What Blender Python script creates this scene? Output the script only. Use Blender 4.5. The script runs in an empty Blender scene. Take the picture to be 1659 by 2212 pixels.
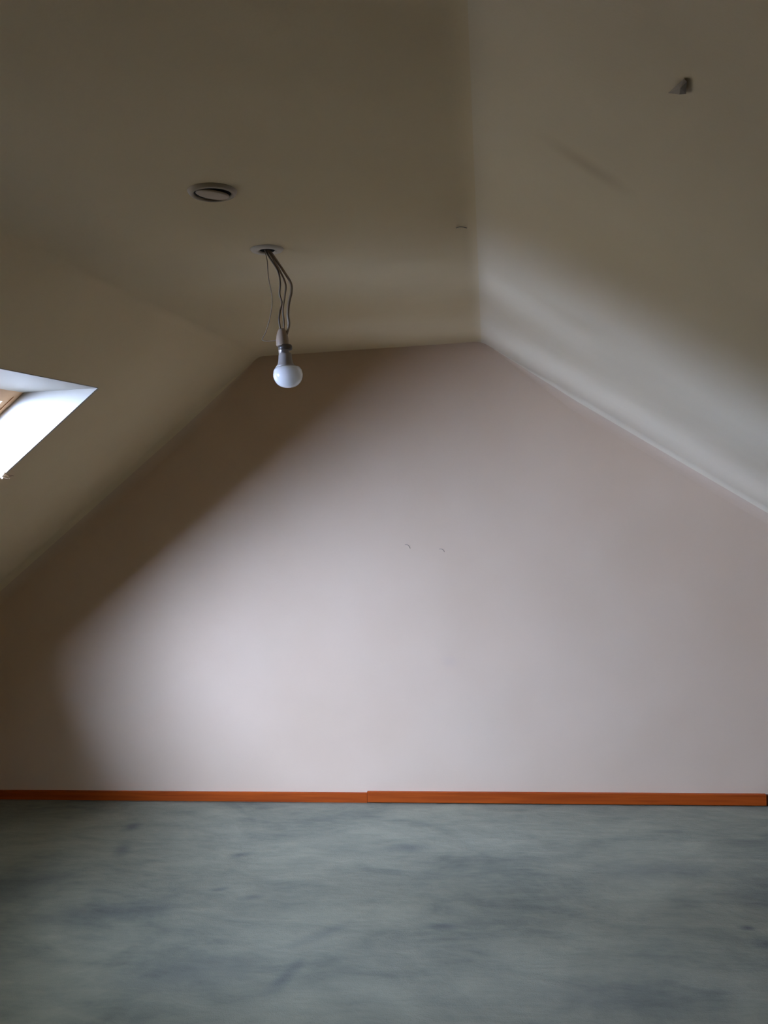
import bpy, bmesh, math, random
from mathutils import Vector, Matrix, noise

random.seed(4)
S = bpy.context.scene
C = S.collection

# ------------------------------------------------------------------ camera
EYE = Vector((0.0, 0.0, 1.65))
R3 = Matrix(((0.99075683, 0.03891676, 0.12994761),
             (0.12751475, 0.05956471, -0.99004648),
             (-0.04626969, 0.99746555, 0.05405168)))
F_PX, W_PX, H_PX = 1712.0, 1659.0, 2212.0
cam = bpy.data.cameras.new('camera')
cam.sensor_fit = 'VERTICAL'
cam.sensor_height = 36.0
cam.lens = F_PX / H_PX * 36.0
cam.clip_start = 0.02
cam_ob = bpy.data.objects.new('camera', cam)
cam_ob.matrix_world = Matrix.Translation(EYE) @ R3.to_4x4()
C.objects.link(cam_ob)
S.camera = cam_ob

# ------------------------------------------------------------------ sky, hazy sun, exposure
world = bpy.data.worlds.new('overcast_sky')
S.world = world
world.use_nodes = True
wn = world.node_tree
bg = wn.nodes['Background']
tcw = wn.nodes.new('ShaderNodeTexCoord')
sep = wn.nodes.new('ShaderNodeSeparateXYZ')
wn.links.new(tcw.outputs['Generated'], sep.inputs[0])
wr = wn.nodes.new('ShaderNodeValToRGB')            # grey-blue overcast above, added warm ground glow below the horizon to lift the ceilings
mz = wn.nodes.new('ShaderNodeMath')
mz.operation = 'MULTIPLY_ADD'
mz.inputs[1].default_value = 0.5
mz.inputs[2].default_value = 0.5
wn.links.new(sep.outputs['Z'], mz.inputs[0])
wn.links.new(mz.outputs[0], wr.inputs['Fac'])
ce = wr.color_ramp.elements
ce[0].position = 0.47
ce[0].color = (1.05, 0.98, 0.88, 1)
ce[1].position = 0.53
ce[1].color = (0.50, 0.64, 0.86, 1)
wn.links.new(wr.outputs['Color'], bg.inputs['Color'])
bg.inputs['Strength'].default_value = 2.0

sun_l = bpy.data.lights.new('hazy_sun', 'SUN')
sun_l.energy = 43.0
sun_l.angle = math.radians(74)
sun_l.color = (0.50, 0.61, 1.0)
sun = bpy.data.objects.new('hazy_sun', sun_l)
sun.rotation_euler = Vector((0.640, 0.746, -0.235)).to_track_quat('-Z', 'Y').to_euler()
sun.location = (-6, -6, 8)
C.objects.link(sun)

vs = S.view_settings
vs.view_transform = 'Standard'
vs.look = 'None'
vs.gamma = 1.0
vs.use_curve_mapping = False
vs.exposure = 1.67
S.cycles.max_bounces = 16
S.cycles.diffuse_bounces = 10
S.cycles.sample_clamp_indirect = 6.0

# ------------------------------------------------------------------ room measures (metres)
GABLE_Y, FRONT_Y = 3.816, -2.4
CEIL_Z = 2.2294
PL = Vector((-1.082, CEIL_Z))                 # ceiling meets left slope (x, z)
AL = math.radians(37.19)
SL = Vector((-math.cos(AL), -math.sin(AL)))   # down the left slope
NL = Vector((-math.sin(AL), math.cos(AL)))    # outwards
PR = Vector((0.001, CEIL_Z))
AR = math.radians(33.62)
SR = Vector((math.cos(AR), -math.sin(AR)))
NR = Vector((math.sin(AR), math.cos(AR)))
U_KNEE_L, U_KNEE_R = 2.34, 2.75
HOLE_U0, HOLE_U1 = 0.390, 1.730               # window opening in the left slope
WINDOWS = ((2.075, 2.753), (1.020, 1.830))   # y ranges of the openings: the one in view, one beside the camera
FR_T = 0.173                                  # depth of the lining
FR_U0, FR_U1 = 0.619, 1.599                   # where the lining meets the frame


def lp(u, t, y):
    p = PL + SL * u + NL * t
    return Vector((p.x, y, p.y))


def rp(u, t, y):
    p = PR + SR * u + NR * t
    return Vector((p.x, y, p.y))


# ------------------------------------------------------------------ helpers
def link(name, me, mat=None, parent=None, **props):
    o = bpy.data.objects.new(name, me)
    C.objects.link(o)
    if mat is not None:
        me.materials.append(mat)
    if parent is not None:
        o.parent = parent
    for k, v in props.items():
        o[k] = v
    return o


def from_bm(name, bm, mat, parent=None, smooth=False, **props):
    bmesh.ops.recalc_face_normals(bm, faces=bm.faces[:])
    me = bpy.data.meshes.new(name)
    bm.to_mesh(me)
    bm.free()
    if smooth:
        for p in me.polygons:
            p.use_smooth = True
    return link(name, me, mat, parent, **props)


def empty(name, loc, parent=None, **props):
    o = bpy.data.objects.new(name, None)
    o.location = loc
    o.empty_display_size = 0.05
    C.objects.link(o)
    if parent:
        o.parent = parent
    for k, v in props.items():
        o[k] = v
    return o


def prism(bm, poly, y0, y1):
    """poly: list of (x, z); extruded along y."""
    a = [bm.verts.new((p[0], y0, p[1])) for p in poly]
    b = [bm.verts.new((p[0], y1, p[1])) for p in poly]
    n = len(poly)
    bm.faces.new(a)
    bm.faces.new(b[::-1])
    for i in range(n):
        j = (i + 1) % n
        bm.faces.new((a[i], b[i], b[j], a[j]))


def hexa(bm, c8):
    """eight corners: bottom ring then top ring."""
    v = [bm.verts.new(c) for c in c8]
    for f in ((0, 1, 2, 3), (7, 6, 5, 4), (0, 4, 5, 1), (1, 5, 6, 2), (2, 6, 7, 3), (3, 7, 4, 0)):
        bm.faces.new([v[i] for i in f])


def slope_box(bm, u0, u1, t0, t1, y0, y1, off=Vector((0, 0, 0))):
    hexa(bm, [lp(u0, t0, y0) - off, lp(u1, t0, y0) - off, lp(u1, t0, y1) - off, lp(u0, t0, y1) - off,
              lp(u0, t1, y0) - off, lp(u1, t1, y0) - off, lp(u1, t1, y1) - off, lp(u0, t1, y1) - off])


def bevel(bm, w, seg=2, ang=0.5):
    es = [e for e in bm.edges if len(e.link_faces) == 2 and e.calc_face_angle(0) > ang]
    bmesh.ops.bevel(bm, geom=es, offset=w, segments=seg, profile=0.5, affect='EDGES')


def lathe(bm, prof, seg=40, origin=Vector((0, 0, 0)), mat=None):
    rings = []
    for r, z in prof:
        if r < 1e-6:
            rings.append([bm.verts.new(origin + Vector((0, 0, z)))])
        else:
            rings.append([bm.verts.new(origin + Vector((r * math.cos(2 * math.pi * i / seg), r * math.sin(2 * math.pi * i / seg), z))) for i in range(seg)])
    for a, b in zip(rings, rings[1:]):
        for i in range(seg):
            j = (i + 1) % seg
            if len(a) == 1 and len(b) == 1:
                continue
            if len(a) == 1:
                bm.faces.new((a[0], b[i], b[j]))
            elif len(b) == 1:
                bm.faces.new((a[i], b[0], a[j]))
            else:
                bm.faces.new((a[i], b[i], b[j], a[j]))


def catmull(pts, n=8):
    out = []
    P = [pts[0]] + list(pts) + [pts[-1]]
    for i in range(1, len(P) - 2):
        for k in range(n):
            t = k / n
            a, b, c, d = P[i - 1], P[i], P[i + 1], P[i + 2]
            out.append(0.5 * ((2 * b) + (c - a) * t + (2 * a - 5 * b + 4 * c - d) * t * t + (3 * b - a - 3 * c + d) * t ** 3))
    out.append(Vector(pts[-1]))
    return out


def tube(bm, pts, r, seg=8, taper=None):
    up = Vector((0.31, 0.87, 0.38)).normalized()
    rings = []
    n = len(pts)
    for i, p in enumerate(pts):
        d = (pts[min(i + 1, n - 1)] - pts[max(i - 1, 0)]).normalized()
        a = d.cross(up)
        if a.length < 1e-3:
            a = d.cross(Vector((1, 0, 0)))
        a.normalize()
        b = d.cross(a)
        rr = r if taper is None else r * taper(i / (n - 1))
        rings.append([bm.verts.new(p + (a * math.cos(2 * math.pi * k / seg) + b * math.sin(2 * math.pi * k / seg)) * rr) for k in range(seg)])
    for A, B in zip(rings, rings[1:]):
        for k in range(seg):
            j = (k + 1) % seg
            bm.faces.new((A[k], B[k], B[j], A[j]))
    bm.faces.new(rings[0])
    bm.faces.new(rings[-1][::-1])


# ------------------------------------------------------------------ materials
def material(name):
    m = bpy.data.materials.new(name)
    m.use_nodes = True
    nt = m.node_tree
    return m, nt, nt.nodes['Principled BSDF']


def N(nt, kind, **kw):
    n = nt.nodes.new(kind)
    for k, v in kw.items():
        setattr(n, k, v)
    return n


def plain(name, col, rough=0.5, metal=0.0, var=0.08, scale=30, spec=0.5):
    m, nt, b = material(name)
    tc = N(nt, 'ShaderNodeTexCoord')
    nz = N(nt, 'ShaderNodeTexNoise')
    nz.inputs['Scale'].default_value = scale
    nz.inputs['Detail'].default_value = 4
    nt.links.new(tc.outputs['Object'], nz.inputs['Vector'])
    rp_ = N(nt, 'ShaderNodeValToRGB')
    rp_.color_ramp.elements[0].color = (*[c * (1 - var) for c in col], 1)
    rp_.color_ramp.elements[1].color = (*[min(1, c * (1 + var)) for c in col], 1)
    nt.links.new(nz.outputs['Fac'], rp_.inputs['Fac'])
    nt.links.new(rp_.outputs['Color'], b.inputs['Base Color'])
    b.inputs['Roughness'].default_value = rough
    b.inputs['Metallic'].default_value = metal
    b.inputs['Specular IOR Level'].default_value = spec
    return m


def spot_mask(nt, tc, centre, size, rotz=0.0, rot=None, wobble=0.35, nscale=9.0):
    """soft ellipse round a point, its rim roughened by noise -> 0..1 output."""
    mp = N(nt, 'ShaderNodeMapping')
    mp.vector_type = 'TEXTURE'
    mp.inputs['Location'].default_value = centre
    mp.inputs['Rotation'].default_value = rot or (0, 0, rotz)
    mp.inputs['Scale'].default_value = size
    nt.links.new(tc.outputs['Object'], mp.inputs['Vector'])
    ln = N(nt, 'ShaderNodeVectorMath', operation='LENGTH')
    nt.links.new(mp.outputs['Vector'], ln.inputs[0])
    nz = N(nt, 'ShaderNodeTexNoise')
    nz.inputs['Scale'].default_value = nscale
    nt.links.new(tc.outputs['Object'], nz.inputs['Vector'])
    ma = N(nt, 'ShaderNodeMath', operation='MULTIPLY_ADD')
    nt.links.new(nz.outputs['Fac'], ma.inputs[0])
    ma.inputs[1].default_value = wobble * 2
    nt.links.new(ln.outputs['Value'], ma.inputs[2])
    mr = N(nt, 'ShaderNodeMapRange', interpolation_type='SMOOTHSTEP')
    mr.inputs['From Min'].default_value = -0.1 + wobble
    mr.inputs['From Max'].default_value = 1.25 + wobble
    mr.inputs['To Min'].default_value = 1.0
    mr.inputs['To Max'].default_value = 0.0
    nt.links.new(ma.outputs['Value'], mr.inputs['Value'])
    return mr.outputs['Result']


def over(nt, base, mask, col, amount):
    mu = N(nt, 'ShaderNodeMath', operation='MULTIPLY')
    nt.links.new(mask, mu.inputs[0])
    mu.inputs[1].default_value = amount
    mx = N(nt, 'ShaderNodeMix', data_type='RGBA')
    nt.links.new(mu.outputs['Value'], mx.inputs[0])
    nt.links.new(base, mx.inputs[6])
    mx.inputs[7].default_value = (*col, 1)
    return mx.outputs[2]


def plaster(name, col, col2, spots=(), bump=0.25):
    m, nt, b = material(name)
    tc = N(nt, 'ShaderNodeTexCoord')
    big = N(nt, 'ShaderNodeTexNoise')
    big.inputs['Scale'].default_value = 1.3
    big.inputs['Detail'].default_value = 3
    big.inputs['Roughness'].default_value = 0.55
    nt.links.new(tc.outputs['Object'], big.inputs['Vector'])
    rm = N(nt, 'ShaderNodeValToRGB')
    rm.color_ramp.elements[0].position = 0.32
    rm.color_ramp.elements[1].position = 0.68
    rm.color_ramp.elements[0].color = (*col, 1)
    rm.color_ramp.elements[1].color = (*col2, 1)
    nt.links.new(big.outputs['Fac'], rm.inputs['Fac'])
    out = rm.outputs['Color']
    for centre, size, rot, scol, amt in spots:
        out = over(nt, out, spot_mask(nt, tc, centre, size, rot=rot), scol, amt)
    nt.links.new(out, b.inputs['Base Color'])
    b.inputs['Roughness'].default_value = 0.85
    b.inputs['Specular IOR Level'].default_value = 0.15
    # trowel waves and roller grain
    wv = N(nt, 'ShaderNodeTexNoise')
    wv.inputs['Scale'].default_value = 2.6
    wv.inputs['Detail'].default_value = 2
    nt.links.new(tc.outputs['Object'], wv.inputs['Vector'])
    b1 = N(nt, 'ShaderNodeBump')
    b1.inputs['Strength'].default_value = bump
    b1.inputs['Distance'].default_value = 0.05
    nt.links.new(wv.outputs['Fac'], b1.inputs['Height'])
    gr = N(nt, 'ShaderNodeTexNoise')
    gr.inputs['Scale'].default_value = 160
    gr.inputs['Detail'].default_value = 2
    nt.links.new(tc.outputs['Object'], gr.inputs['Vector'])
    b2 = N(nt, 'ShaderNodeBump')
    b2.inputs['Strength'].default_value = 0.12
    b2.inputs['Distance'].default_value = 0.002
    nt.links.new(gr.outputs['Fac'], b2.inputs['Height'])
    nt.links.new(b1.outputs['Normal'], b2.inputs['Normal'])
    nt.links.new(b2.outputs['Normal'], b.inputs['Normal'])
    return m


def wood(name, dark, light, axis_scale=(1.2, 26, 26), rough=0.35):
    m, nt, b = material(name)
    tc = N(nt, 'ShaderNodeTexCoord')
    mp = N(nt, 'ShaderNodeMapping')
    mp.inputs['Scale'].default_value = axis_scale
    nt.links.new(tc.outputs['Object'], mp.inputs['Vector'])
    nz = N(nt, 'ShaderNodeTexNoise')
    nz.inputs['Scale'].default_value = 2.2
    nz.inputs['Detail'].default_value = 6
    nz.inputs['Distortion'].default_value = 0.6
    nt.links.new(mp.outputs['Vector'], nz.inputs['Vector'])
    rm = N(nt, 'ShaderNodeValToRGB')
    rm.color_ramp.elements[0].position = 0.3
    rm.color_ramp.elements[1].position = 0.7
    rm.color_ramp.elements[0].color = (*dark, 1)
    rm.color_ramp.elements[1].color = (*light, 1)
    nt.links.new(nz.outputs['Fac'], rm.inputs['Fac'])
    nt.links.new(rm.outputs['Color'], b.inputs['Base Color'])
    b.inputs['Roughness'].default_value = rough
    b.inputs['Specular IOR Level'].default_value = 0.2
    bp = N(nt, 'ShaderNodeBump')
    bp.inputs['Strength'].default_value = 0.15
    bp.inputs['Distance'].default_value = 0.001
    nt.links.new(nz.outputs['Fac'], bp.inputs['Height'])
    nt.links.new(bp.outputs['Normal'], b.inputs['Normal'])
    return m


def carpet(name):
    m, nt, b = material(name)
    tc = N(nt, 'ShaderNodeTexCoord')

    def nz(scale, vec_scale=(1, 1, 1), detail=4, rough=0.55, dist=0.0):
        mp = N(nt, 'ShaderNodeMapping')
        mp.inputs['Scale'].default_value = vec_scale
        nt.links.new(tc.outputs['Object'], mp.inputs['Vector'])
        n = N(nt, 'ShaderNodeTexNoise')
        n.inputs['Scale'].default_value = scale
        n.inputs['Detail'].default_value = detail
        n.inputs['Roughness'].default_value = rough
        n.inputs['Distortion'].default_value = dist
        nt.links.new(mp.outputs['Vector'], n.inputs['Vector'])
        return n.outputs['Fac']
    a = nz(1.6, (0.8, 1.15, 1), 5, 0.62, 0.9)        # broad worn patches
    c = nz(5.5, (0.55, 1.7, 1), 5, 0.62, 0.7)        # brushed streaks across the room
    d = nz(22.0, (0.5, 1.6, 1), 3, 0.6, 0.4)         # pile marks
    def mix2(x, kx, y_, ky):
        m1 = N(nt, 'ShaderNodeMath', operation='MULTIPLY')
        nt.links.new(x, m1.inputs[0])
        m1.inputs[1].default_value = kx
        m2 = N(nt, 'ShaderNodeMath', operation='MULTIPLY_ADD')
        nt.links.new(y_, m2.inputs[0])
        m2.inputs[1].default_value = ky
        nt.links.new(m1.outputs['Value'], m2.inputs[2])
        return m2.outputs['Value']
    mixv_out = mix2(mix2(a, 0.5, c, 0.34), 1.0, d, 0.16)
    rm = N(nt, 'ShaderNodeValToRGB')
    cr = rm.color_ramp
    cr.elements[0].position = 0.36
    cr.elements[0].color = (0.118, 0.120, 0.089, 1)
    cr.elements[1].position = 0.62
    cr.elements[1].color = (0.232, 0.220, 0.152, 1)
    e = cr.elements.new(0.49)
    e.color = (0.180, 0.174, 0.123, 1)
    nt.links.new(mixv_out, rm.inputs['Fac'])
    out = rm.outputs['Color']
    for (x, y, sx, sy, rz, amt) in STAINS:
        out = over(nt, out, spot_mask(nt, tc, (x, y, 0), (sx, sy, 0.2), rotz=rz, wobble=0.3, nscale=14), (0.05, 0.058, 0.06), amt)
    nt.links.new(out, b.inputs['Base Color'])
    b.inputs['Roughness'].default_value = 0.95
    b.inputs['Specular IOR Level'].default_value = 0.1
    b1 = N(nt, 'ShaderNodeBump')
    b1.inputs['Strength'].default_value = 0.5
    b1.inputs['Distance'].default_value = 0.03
    nt.links.new(mixv_out, b1.inputs['Height'])
    g = nz(240, (1, 1, 1), 2)
    b2 = N(nt, 'ShaderNodeBump')
    b2.inputs['Strength'].default_value = 0.4
    b2.inputs['Distance'].default_value = 0.004
    nt.links.new(g, b2.inputs['Height'])
    nt.links.new(b1.outputs['Normal'], b2.inputs['Normal'])
    nt.links.new(b2.outputs['Normal'], b.inputs['Normal'])
    return m


def glass(name):
    m = bpy.data.materials.new(name)
    m.use_nodes = True
    nt = m.node_tree
    nt.nodes.clear()
    o = N(nt, 'ShaderNodeOutputMaterial')
    tr = N(nt, 'ShaderNodeBsdfTransparent')
    tr.inputs['Color'].default_value = (0.93, 0.96, 0.95, 1)
    gl = N(nt, 'ShaderNodeBsdfGlossy')
    gl.inputs['Roughness'].default_value = 0.02
    fr = N(nt, 'ShaderNodeFresnel')
    ge = N(nt, 'ShaderNodeNewGeometry')              # both faces of the thin pane reflect like outer faces
    io = N(nt, 'ShaderNodeMapRange')
    io.inputs['To Min'].default_value = 1.45
    io.inputs['To Max'].default_value = 1 / 1.45
    nt.links.new(ge.outputs['Backfacing'], io.inputs['Value'])
    nt.links.new(io.outputs['Result'], fr.inputs['IOR'])
    mx = N(nt, 'ShaderNodeMixShader')
    nt.links.new(fr.outputs['Fac'], mx.inputs['Fac'])
    nt.links.new(tr.outputs['BSDF'], mx.inputs[1])
    nt.links.new(gl.outputs['BSDF'], mx.inputs[2])
    nt.links.new(mx.outputs['Shader'], o.inputs['Surface'])
    return m


# marks on the carpet: x, y, half sizes, turn, strength
STAINS = [(-1.747, 3.512, 0.055, 0.05, 0.2, 0.55), (-1.127, 2.982, 0.05, 0.02, 0.2, 0.45), (-1.139, 3.261, 0.06, 0.03, 0.4, 0.5),
          (-0.206, 2.775, 0.08, 0.03, 0.05, 0.45), (0.840, 2.808, 0.035, 0.02, 0.0, 0.75), (0.87, 2.715, 0.06, 0.035, 0.2, 0.6),
          (-0.72, 2.45, 0.035, 0.13, -0.35, 0.45), (-0.977, 2.93, 0.06, 0.03, 0.3, 0.4), (-1.69, 3.29, 0.05, 0.10, 0.35, 0.45),
          (-0.405, 3.349, 0.13, 0.05, 0.1, 0.35), (-0.64, 2.70, 0.04, 0.15, -0.9, 0.35), (0.60, 3.20, 0.30, 0.10, 0.1, 0.35),
          (-1.50, 2.80, 0.33, 0.10, 0.2, 0.45), (-2.05, 2.95, 0.30, 0.22, 0.4, 0.5), (-1.05, 2.45, 0.30, 0.12, 0.1, 0.4),
          (0.35, 2.42, 0.35, 0.12, 0.1, 0.35), (1.0, 3.0, 0.2, 0.2, 0.0, 0.45)]

WALL = (0.68, 0.545, 0.345)
WALL2 = (0.73, 0.595, 0.385)
M_gable = plaster('gable_plaster', (0.60, 0.44, 0.305), (0.64, 0.48, 0.34),
                  spots=[((0.0 - 0.215, GABLE_Y, 0.70), (0.05, 0.2, 0.035), (0, 0.3, 0), (0.52, 0.40, 0.33), 0.25)])
M_slope_l = plaster('left_slope_plaster', WALL, WALL2)
M_slope_r = plaster('right_slope_plaster', (0.70, 0.59, 0.43), (0.75, 0.64, 0.47),
                    spots=[((0.176, 1.312, 2.113), (0.075, 0.034, 0.2), (0, 0, 0.25), (0.40, 0.30, 0.19), 0.38)])
M_ceil = plaster('ceiling_plaster', WALL, WALL2)
M_wall = plaster('wall_plaster', (0.42, 0.31, 0.20), (0.48, 0.36, 0.24))
M_floor = carpet('grey_carpet')
M_board = wood('stained_skirting_wood', (0.26, 0.040, 0.0025), (0.40, 0.070, 0.005), rough=0.6)
M_board2 = wood('darker_skirting_wood', (0.07, 0.018, 0.006), (0.12, 0.032, 0.009))
M_pine = wood('window_pine', (0.66, 0.38, 0.20), (0.76, 0.48, 0.27), axis_scale=(8, 1.5, 8), rough=0.7)
M_lining = plain('white_lining_paint', (0.45, 0.42, 0.35), 0.45, var=0.02)
M_roof = plain('roof_board', (0.12, 0.08, 0.06), 0.9)
M_glass = glass('window_glass')
M_cover = plain('cover_plate_plastic', (0.44, 0.35, 0.25), 0.5, var=0.03)
M_cover_shade = plain('cover_painted_shade', (0.03, 0.025, 0.02), 0.9)
M_rose = plain('ceiling_box_white', (0.60, 0.52, 0.42), 0.45, var=0.03)
M_hole_shade = plain('ceiling_hole_shade', (0.012, 0.010, 0.008), 0.95)
M_flex = plain('grey_flex', (0.27, 0.20, 0.14), 0.5)
M_flex_d = plain('dark_flex', (0.13, 0.095, 0.065), 0.5)
M_holder = plain('beige_lamp_holder', (0.36, 0.27, 0.20), 0.4, var=0.03)
M_cap = plain('dark_lamp_cap', (0.06, 0.045, 0.035), 0.4)
M_screw = plain('dull_screw_cap', (0.34, 0.30, 0.28), 0.35, metal=0.7)
M_neck = plain('grey_bulb_housing', (0.34, 0.31, 0.29), 0.3, var=0.02)
M_dome = plain('opal_bulb_dome', (0.80, 0.80, 0.80), 0.06, var=0.01)
_d = M_dome.node_tree.nodes['Principled BSDF']
_d.inputs['Subsurface Weight'].default_value = 1.0
_d.inputs['Subsurface Radius'].default_value = (1, 1, 1)
_d.inputs['Subsurface Scale'].default_value = 0.07
M_scrap = plain('dark_scrap', (0.30, 0.25, 0.20), 0.8)
M_hook = plain('grey_wire', (0.10, 0.09, 0.085), 0.5)
M_tan = plain('tan_frayed_edge', (0.50, 0.36, 0.24), 0.8)


# ------------------------------------------------------------------ room shell
def arc(corner, d0, d1, r, n=8):
    """rounded corner from direction d0 (arriving) to d1 (leaving)."""
    th = math.acos(max(-1, min(1, d0.dot(d1))))
    T = r * math.tan(th / 2)
    a = corner - d0 * T
    nrm = (d1 - d0).normalized()
    cen = corner + nrm * (r / math.cos(th / 2))
    v0 = a - cen
    b = corner + d1 * T
    v1 = b - cen
    out = []
    for i in range(n + 1):
        t = i / n
        w0 = math.sin((1 - t) * th) / math.sin(th)
        w1 = math.sin(t * th) / math.sin(th)
        out.append(cen + v0 * w0 + v1 * w1)
    return out


EX = Vector((1, 0))
arcL = arc(PL, -EX, SL, 0.07, 12)      # ceiling -> left slope
arcR = arc(PR, EX, SR, 0.11, 12)       # ceiling -> right slope
midL, midR = arcL[6], arcR[6]

bm = bmesh.new()
poly = [tuple(p) for p in arcL[:7][::-1]] + [tuple(p) for p in arcR[:7]]
poly += [(midR.x, CEIL_Z + 0.12), (midL.x, CEIL_Z + 0.12)]
prism(bm, poly, FRONT_Y, GABLE_Y)
from_bm('ceiling', bm, M_ceil, kind='structure', label='flat plaster ceiling strip between two sloping sides')

# left slope with its opening and the knee wall
KL = PL + SL * U_KNEE_L
tk = 0.02


def left_poly(u0, u1):
    return [tuple(PL + SL * u0), tuple(PL + SL * u1), tuple(PL + SL * u1 + NL * tk), tuple(PL + SL * u0 + NL * tk)]


top_part = [tuple(p) for p in arcL[6:]] + [tuple(PL + SL * HOLE_U0), tuple(PL + SL * HOLE_U0 + NL * tk), (midL.x, CEIL_Z + 0.06)]
bot_part = [tuple(PL + SL * HOLE_U1), tuple(KL), (KL.x, 0.0), (KL.x - tk, 0.0), (KL.x - tk, KL.y + 0.01), tuple(PL + SL * HOLE_U1 + NL * tk)]
bm = bmesh.new()
cuts = [FRONT_Y] + sorted(y for w in WINDOWS for y in w) + [GABLE_Y]
for k, (a, b_) in enumerate(zip(cuts, cuts[1:])):
    prism(bm, top_part, a, b_)
    prism(bm, bot_part, a, b_)
    if k % 2 == 0:
        prism(bm, left_poly(HOLE_U0, HOLE_U1), a, b_)
bmesh.ops.remove_doubles(bm, verts=bm.verts[:], dist=1e-5)
# drop the seams inside the slab
seen = {}
for f in bm.faces:
    seen.setdefault(tuple(sorted(v.index for v in f.verts)), []).append(f)
bm.verts.index_update()
seen = {}
for f in bm.faces:
    seen.setdefault(tuple(sorted(v.index for v in f.verts)), []).append(f)
bmesh.ops.delete(bm, geom=[f for fs in seen.values() if len(fs) > 1 for f in fs], context='FACES_ONLY')
from_bm('wall_left', bm, M_slope_l, kind='structure', label='left sloping plaster side of the attic with the roof window')

KR = PR + SR * U_KNEE_R
bm = bmesh.new()
poly = [tuple(p) for p in arcR[6:]] + [tuple(KR), (KR.x, 0.0), (KR.x + 0.1, 0.0), (KR.x + 0.1, KR.y + 0.06), tuple(PR + NR * 0.1), (midR.x, CEIL_Z + 0.12)]
prism(bm, poly, FRONT_Y, GABLE_Y)
from_bm('wall_right', bm, M_slope_r, kind='structure', label='right sloping plaster side of the attic')

# the two end walls follow the roof line
def end_profile():
    tl = PL + NL * 0.19
    kl = PL + SL * (U_KNEE_L + 0.25) + NL * 0.19
    kr = KR + NR * 0.08
    tr = PR + NR * 0.08
    return [(kl.x, -0.1), (kr.x + 0.1, -0.1), (kr.x + 0.1, kr.y - 0.06), tuple(tr), (tl.x + 0.06, min(tl.y, CEIL_Z + 0.11)), tuple(kl)]


for nm, y0, y1, mt, lb in (('wall_back', GABLE_Y, GABLE_Y + 0.14, M_gable, 'bare plaster gable end wall under the sloping ceilings'),
                           ('wall_front', FRONT_Y - 0.14, FRONT_Y, M_wall, 'plaster end wall behind the camera')):
    bm = bmesh.new()
    prism(bm, end_profile(), y0, y1)
    from_bm(nm, bm, mt, kind='structure', label=lb)

# floor: carpet with slight unevenness
bm = bmesh.new()
fx0, fx1, fy0, fy1 = KL.x - tk, KR.x + 0.1, FRONT_Y, GABLE_Y
nx, ny = 150, 170
rows = []
for j in range(ny + 1):
    y = fy0 + (fy1 - fy0) * j / ny
    row = []
    for i in range(nx + 1):
        x = fx0 + (fx1 - fx0) * i / nx
        e = min(1.0, (fy1 - y) / 0.25, (x - fx0) / 0.25, (fx1 - x) / 0.25, (y - fy0) / 0.25)
        z = noise.noise(Vector((x * 2.2, y * 2.2, 3.1))) * 0.006 + noise.noise(Vector((x * 5.5, y * 5.5, 7.7))) * 0.003 - 0.004
        row.append(bm.verts.new((x, y, z * max(0.0, e))))
    rows.append(row)
for j in range(ny):
    for i in range(nx):
        bm.faces.new((rows[j][i], rows[j][i + 1], rows[j + 1][i + 1], rows[j + 1][i]))
be = [e for e in bm.edges if len(e.link_faces) == 1]
ext = bmesh.ops.extrude_edge_only(bm, edges=be)
for v in [g for g in ext['geom'] if isinstance(g, bmesh.types.BMVert)]:
    v.co.z = -0.1
from_bm('floor', bm, M_floor, smooth=True, kind='structure', label='worn mottled grey green carpet floor')

# outer roof deck over the left slope, with the hole the window frame fills
bm = bmesh.new()
RB = 0.06
ru0, ru1 = FR_U0 - RB, FR_U1 + RB
t0, t1 = 0.20, 0.235
slope_box(bm, -0.25, ru0, t0, t1, FRONT_Y - 0.14, GABLE_Y + 0.14)
slope_box(bm, ru1, 2.70, t0, t1, FRONT_Y - 0.14, GABLE_Y + 0.14)
rc = [FRONT_Y - 0.14] + sorted(y for w in WINDOWS for y in (w[0] - RB, w[1] + RB)) + [GABLE_Y + 0.14]
for k in range(0, len(rc), 2):
    slope_box(bm, ru0, ru1, t0, t1, rc[k], rc[k + 1])
from_bm('trim_1', bm, M_roof, kind='structure')

# added plaster cove, softens the shading where each slope meets the gable
def cove(name, corner, sdir, ndir, u0, u1, rmax, mat):
    bm = bmesh.new()
    rows_ = []
    n, k = 40, 8
    for i in range(n + 1):
        u = u0 + (u1 - u0) * i / n
        r = rmax * min(1.0, 0.08 + (u - u0) / 0.5)
        row = []
        for j in range(k + 1):
            a = math.pi / 2 * j / k
            dn = r * (1 - math.sin(a))           # distance from the slope
            dy = r * (1 - math.cos(a))           # distance from the gable
            p = corner + sdir * u - ndir * (dn + 0.0004)
            row.append(bm.verts.new((p.x, GABLE_Y - dy - 0.0004, p.y)))
        rows_.append(row)
    for A, B in zip(rows_, rows_[1:]):
        for j in range(k):
            f_ = bm.faces.new((A[j], A[j + 1], B[j + 1], B[j]))
            f_.smooth = True
            f_.material_index = 1 if j < k // 2 else 0
    # solid filler behind the curved face, with its own vertices so the curve shades cleanly
    F = [[bm.verts.new(v.co) for v in r_] + [bm.verts.new(Vector(((corner + sdir * (u0 + (u1 - u0) * i / n) + ndir * 0.003).x, GABLE_Y + 0.003, (corner + sdir * (u0 + (u1 - u0) * i / n) + ndir * 0.003).y)))]
         for i, r_ in enumerate(rows_)]
    for A, B in zip(F, F[1:]):
        bm.faces.new((A[k], A[k + 1], B[k + 1], B[k]))
        bm.faces.new((A[k + 1], A[0], B[0], B[k + 1]))
    bm.faces.new(F[0])
    bm.faces.new(F[-1][::-1])
    me = bpy.data.meshes.new(name)
    bm.to_mesh(me)
    bm.free()
    o = link(name, me, mat, None, kind='structure')
    me.materials.append(M_gable)
    return o


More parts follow.
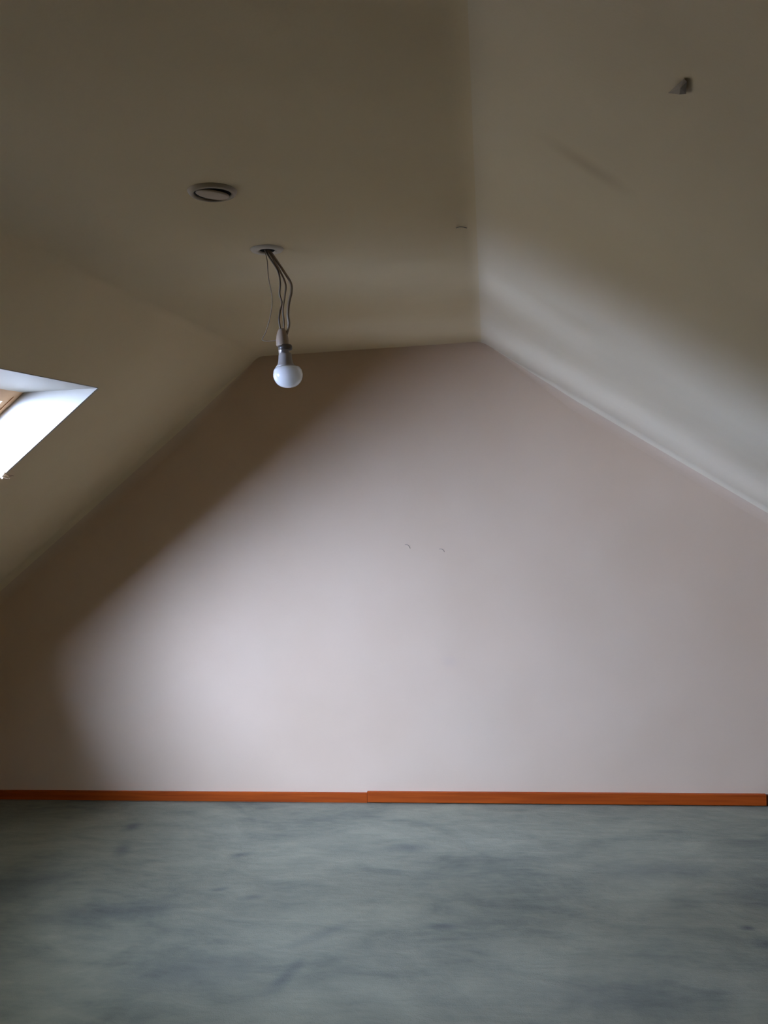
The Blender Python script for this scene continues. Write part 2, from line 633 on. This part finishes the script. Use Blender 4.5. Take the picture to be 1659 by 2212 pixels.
cove('trim_2', PL, SL, NL, 0.05, U_KNEE_L - 0.02, 0.07, M_slope_l)
cove('trim_3', PR, SR, NR, 0.07, U_KNEE_R - 0.02, 0.06, M_slope_r)

# ------------------------------------------------------------------ roof window
def make_window(wname, HOLE_Y0, HOLE_Y1, wlabel):
    W0 = lp((FR_U0 + FR_U1) / 2, FR_T, (HOLE_Y0 + HOLE_Y1) / 2)
    ry0, ry1 = HOLE_Y0 - RB, HOLE_Y1 + RB
    win = empty(wname, W0, kind='structure', label=wlabel)


    def wpart(name, bm, mat, **p):
        bmesh.ops.translate(bm, verts=bm.verts[:], vec=-W0)
        return from_bm(name, bm, mat, win, **p)


    th = 0.012
    e_ = 0.002                                      # lining lip stands proud of the plaster
    A = lp(HOLE_U0, -e_, 0)
    B = lp(FR_U0, FR_T, 0)
    bm = bmesh.new()                                # top: level
    prism(bm, [(A.x + 0.002, A.z + 0.0), (B.x, B.z), (B.x, B.z + th), (A.x + 0.002 - 0.004, A.z + th)], HOLE_Y0, HOLE_Y1)
    wpart('lining_panel', bm, M_lining)
    A2 = lp(HOLE_U1, -e_, 0)
    B2 = lp(FR_U1, FR_T, 0)
    bm = bmesh.new()                                # bottom: plumb
    prism(bm, [(A2.x, A2.z), (B2.x, B2.z), (B2.x - th, B2.z), (A2.x - th, A2.z)], HOLE_Y0, HOLE_Y1)
    wpart('lining_panel', bm, M_lining)
    for (y0, y1) in ((HOLE_Y1 - 0.0015, HOLE_Y1 + th), (HOLE_Y0 - th, HOLE_Y0 + 0.0015)):
        bm = bmesh.new()
        q = [lp(HOLE_U0, -e_, 0), lp(HOLE_U1, -e_, 0), lp(FR_U1, FR_T, 0), lp(FR_U0, FR_T, 0)]
        prism(bm, [(p.x, p.z) for p in q], y0, y1)
        wpart('lining_panel', bm, M_lining)
    # pine frame rails and sash rails
    fo = 0.028
    for (u0, u1, y0, y1) in ((ru0, FR_U0 + fo, ry0, ry1), (FR_U1 - fo, ru1, ry0, ry1),
                             (FR_U0 + fo, FR_U1 - fo, ry0, HOLE_Y0 + fo), (FR_U0 + fo, FR_U1 - fo, HOLE_Y1 - fo, ry1)):
        bm = bmesh.new()
        slope_box(bm, u0, u1, FR_T, 0.235, y0, y1)
        bevel(bm, 0.003, 1)
        wpart('frame_rail', bm, M_pine)
    si, so = fo, fo + 0.032
    for (u0, u1, y0, y1) in ((FR_U0 + si, FR_U0 + so, HOLE_Y0 + si, HOLE_Y1 - si), (FR_U1 - so, FR_U1 - si, HOLE_Y0 + si, HOLE_Y1 - si),
                             (FR_U0 + so, FR_U1 - so, HOLE_Y0 + si, HOLE_Y0 + so), (FR_U0 + so, FR_U1 - so, HOLE_Y1 - so, HOLE_Y1 - si)):
        bm = bmesh.new()
        slope_box(bm, u0, u1, FR_T + 0.003, 0.225, y0, y1)
        bevel(bm, 0.004, 1)
        wpart('sash_rail', bm, M_pine)
    bm = bmesh.new()
    slope_box(bm, FR_U0 + so - 0.008, FR_U1 - so + 0.008, 0.213, 0.217, HOLE_Y0 + so - 0.008, HOLE_Y1 - so + 0.008)
    wpart('pane', bm, M_glass)
    return wpart


make_window('window_2', *WINDOWS[1], 'second roof window in left slope, nearer the camera')
wpart = make_window('window_1', *WINDOWS[0], 'small roof window with deep white lining in left slope')
# frayed strip of tape on the lining edge
bm = bmesh.new()
c0 = lp(0, 0, 0)
fr_pts = [lp(0.866, -0.005, 2.728), lp(0.872, -0.010, 2.752), lp(0.877, -0.013, 2.775), lp(0.884, -0.006, 2.802), lp(0.890, -0.003, 2.825)]
cs = catmull(fr_pts, 6)
tube(bm, cs, 0.006, 6, taper=lambda t: 1.0 - 0.85 * t)
tube(bm, [p + Vector((0.002, -0.012, -0.016 * (1 - i / len(cs)) - 0.003)) for i, p in enumerate(cs[:16])], 0.004, 6, taper=lambda t: 1 - 0.8 * t)
wpart('frayed_strip', bm, M_tan, label='tan frayed strip at the lining edge')

# ------------------------------------------------------------------ skirting
bb = empty('baseboard_back', (-0.642, GABLE_Y, 0.0), kind='structure', label='orange brown wooden skirting along the gable wall')
JX = -0.648


def board(x0, x1, zb, zt, th0, th1, mat):
    bm = bmesh.new()
    o = Vector((-0.642, GABLE_Y, 0))
    hexa(bm, [Vector((x0, GABLE_Y - th0, zb)) - o, Vector((x1, GABLE_Y - th1, zb)) - o, Vector((x1, GABLE_Y, zb)) - o, Vector((x0, GABLE_Y, zb)) - o,
              Vector((x0, GABLE_Y - th0, zt)) - o, Vector((x1, GABLE_Y - th1, zt)) - o, Vector((x1, GABLE_Y, zt)) - o, Vector((x0, GABLE_Y, zt)) - o])
    bevel(bm, 0.003, 2)
    return from_bm('skirting_board', bm, mat, bb)


board(KL.x, JX - 0.002, 0.0, 0.047, 0.013, 0.013, M_board)
board(JX, 1.232, 0.004, 0.055, 0.017, 0.017, M_board)
board(1.236, KR.x, 0.002, 0.052, 0.012, 0.012, M_board2)

# ------------------------------------------------------------------ hanging bulb
PX, PY = -0.533, 2.035
pen = empty('pendant_lamp', (PX, PY, CEIL_Z), label='bare white bulb hanging on loose wires from a hole in the ceiling', category='lamp')
PO = Vector((PX, PY, CEIL_Z))


def ppart(name, bm, mat, parent=pen, org=PO, **p):
    bmesh.ops.translate(bm, verts=bm.verts[:], vec=-org)
    return from_bm(name, bm, mat, parent, **p)


# thin white ring, and a black disc painted as the hole's shade
bm = bmesh.new()
lathe(bm, [(0.021, -0.0005), (0.021, -0.005), (0.026, -0.0065), (0.040, -0.0045), (0.043, -0.0005)], 40, Vector((-0.538, 2.024, CEIL_Z)))
ppart('ceiling_ring', bm, M_rose, smooth=True)
bm = bmesh.new()
lathe(bm, [(0.0, -0.0010), (0.021, -0.0010), (0.022, -0.0030), (0.0205, -0.0035), (0.019, -0.0018), (0.0, -0.0018)], 40, Vector((-0.534, 2.022, CEIL_Z)))
ppart('hole_shade_disc', bm, M_hole_shade, smooth=True, label='black disc painted as the dark hole the wires come out of')


def img(px, py, y):
    d = R3 @ Vector((px - W_PX / 2, H_PX / 2 - py, -F_PX))
    return EYE + d * (y / d.y)


def wire(pts, r, mat, y=PY):
    w = []
    for i, p in enumerate(pts):
        w.append(img(p[0], p[1], y + (p[2] if len(p) > 2 else 0)))
    bm = bmesh.new()
    tube(bm, catmull(w, 8), r, 8)
    return ppart('wire', bm, mat, smooth=True)


wire([(573, 538, -.012), (582, 556, -.01), (600, 585), (605, 610), (604, 635, .01), (609, 655, .01), (605, 672), (603, 692, -.005), (606, 712), (609, 726)], 0.0024, M_flex_d)
wire([(580, 538, -.008), (595, 560), (614, 588, .01), (628, 612, .012), (629, 632, .01), (624, 655), (622, 680, -.008), (624, 702), (618, 726)], 0.0036, M_flex)
wire([(577, 539, -.01), (590, 560, -.005), (607, 590, .005), (617, 615, .01), (615, 640, .008), (611, 668), (613, 695), (613, 726)], 0.0026, M_flex)
wire([(571, 539, -.012), (577, 562, -.02), (580, 600, -.02), (588, 645, -.015), (584, 682, -.01), (575, 715), (567, 733), (578, 737), (602, 735)], 0.0012, M_flex)

BX, BY = -0.5045, PY
bulb_o = Vector((BX, BY, 0))
# holder
bm = bmesh.new()
lathe(bm, [(0.0, 2.026), (0.008, 2.026), (0.011, 2.020), (0.0145, 2.010), (0.0165, 1.998), (0.0170, 1.985), (0.0165, 1.982), (0.0, 1.982)], 36, Vector((BX - 0.008, BY, 0)))
ppart('lamp_holder', bm, M_holder, smooth=True, label='beige plastic lamp holder')
bm = bmesh.new()
lathe(bm, [(0.0, 1.984), (0.0165, 1.984), (0.0185, 1.980), (0.0185, 1.974), (0.017, 1.971), (0.0, 1.971)], 36, Vector((BX - 0.002, BY, 0)))
ppart('holder_collar', bm, M_cap, smooth=True, label='dark collar under the holder')
bulb = empty('bulb', Vector((BX, BY, 1.90)) - PO, pen)
BO = Vector((BX, BY, 1.90))
bm = bmesh.new()
pr = [(0.0, 1.973)]
z = 1.973
for k in range(4):
    pr += [(0.0130, z - 0.0005), (0.0142, z - 0.0016), (0.0130, z - 0.0027)]
    z -= 0.003
pr += [(0.0130, z), (0.0, z)]
lathe(bm, pr, 36, Vector((BX - 0.006, BY, 0)))
ppart('screw_cap', bm, M_screw, bulb, BO, smooth=True)
bm = bmesh.new()
lathe(bm, [(0.0, 1.963), (0.0150, 1.963), (0.0168, 1.958), (0.0180, 1.945), (0.0205, 1.934), (0.0265, 1.927), (0.0, 1.927)], 40, Vector((BX - 0.003, BY, 0)))
ppart('housing', bm, M_neck, bulb, BO, smooth=True)
bm = bmesh.new()
dome = [(0.0, 1.928), (0.0270, 1.928), (0.0320, 1.9255)]
for k in range(0, 13):
    a = math.radians(90 * k / 12)
    dome.append((0.0385 * math.cos(a) ** 0.85 if k < 12 else 0.0, 1.9075 - 0.0345 * math.sin(a)))
dome.insert(3, (0.0368, 1.918))
lathe(bm, dome, 48, Vector((BX + 0.002, BY, 0)))
ppart('dome', bm, M_dome, bulb, BO, smooth=True, label='opal white dome of the bulb')

# ------------------------------------------------------------------ round cover plate on the ceiling
cv = empty('ceiling_cover', (-0.530, 1.590, CEIL_Z), label='round cover plate on the ceiling left of the hanging bulb', category='cover plate')
bm = bmesh.new()
lathe(bm, [(0.038, 0.0), (0.038, -0.006), (0.041, -0.008), (0.046, -0.006), (0.050, 0.0)], 48)
from_bm('rim', bm, M_cover, cv, smooth=True)
bm = bmesh.new()  # near-black disc stands in for the shade behind the tilted disc
lathe(bm, [(0.0, -0.0008), (0.0375, -0.0008), (0.0375, -0.003), (0.0, -0.003)], 48)
from_bm('recess_shade', bm, M_cover_shade, cv, label='dark disc painted as the shade behind the tilted disc')
bm = bmesh.new()
lathe(bm, [(0.0, -0.010), (0.030, -0.009), (0.034, -0.007), (0.034, -0.005), (0.0, -0.005)], 48)
bmesh.ops.rotate(bm, verts=bm.verts[:], cent=(0, 0, -0.007), matrix=Matrix.Rotation(math.radians(9), 3, Vector((0.5, 1, 0)).normalized()))
from_bm('disc', bm, M_cover, cv, smooth=True, label='tilted inner disc')

# ------------------------------------------------------------------ dark scrap hanging on the right slope
p_scrap = rp(0.284, 0, 0.978)
bm = bmesh.new()
nn = Vector((NR.x, 0, NR.y))
tri_pts = [img(1443, 201, 0.994), img(1468, 204, 0.998), img(1482, 203, 0.99), img(1484, 176, 0.96), img(1477, 170, 0.955), img(1464, 182, 0.97)]


def onto(p, lift):
    d = (p - EYE).normalized()
    q0 = Vector((PR.x, 0, PR.y))
    t = (q0 - nn * lift - EYE).dot(nn) / d.dot(nn)
    return EYE + d * t


lifts = [0.001, 0.005, 0.003, 0.002, 0.001, 0.003]
front = [onto(p, l + 0.0016) - p_scrap for p, l in zip(tri_pts, lifts)]
back = [onto(p, l) - p_scrap for p, l in zip(tri_pts, lifts)]
cf = onto(img(1470, 190, 0.98), 0.007) - p_scrap
cb = cf + nn * 0.0016
vf = [bm.verts.new(p) for p in front]
vb = [bm.verts.new(p) for p in back]
c1, c2 = bm.verts.new(cf), bm.verts.new(cb)
for i in range(6):
    j = (i + 1) % 6
    bm.faces.new((vf[i], vf[j], c1))
    bm.faces.new((vb[j], vb[i], c2))
    bm.faces.new((vf[i], vb[i], vb[j], vf[j]))
o = from_bm('torn_scrap', bm, M_scrap, label='small dark triangular scrap stuck high on the right slope', category='scrap')
o.location = p_scrap


# ------------------------------------------------------------------ little bent wires in the plaster
def bent(name, pts, r, label):
    o_ = pts[1].copy()
    bm = bmesh.new()
    tube(bm, [p - o_ for p in catmull(pts, 6)], r, 6)
    ob = from_bm(name, bm, M_hook, smooth=True, label=label, category='wire')
    ob.location = o_
    return ob


gy = GABLE_Y - 0.0015
bent('bent_wire', [img(875, 1176.5, gy), img(880, 1177, gy - .003), img(883.5, 1180, gy - .003), img(886, 1184.5, gy)], 0.0011, 'short bent wire at mid height on gable wall, left of two')
bent('bent_wire', [img(949, 1186, gy), img(954, 1186, gy - .003), img(957.5, 1188, gy - .003), img(959.5, 1192, gy)], 0.0009, 'short bent wire at mid height on gable wall, right of two')
cy_ = 1.975


def on_ceil(px, py, drop):
    d = R3 @ Vector((px - W_PX / 2, H_PX / 2 - py, -F_PX))
    return EYE + d * ((CEIL_Z - drop - EYE.z) / d.z)


bent('bent_wire', [on_ceil(985, 492.5, 0.001), on_ceil(991, 490.5, 0.003), on_ceil(999, 490.5, 0.003), on_ceil(1008, 492.5, 0.001)], 0.0008, 'thin bent wire on the ceiling next to the right slope edge')
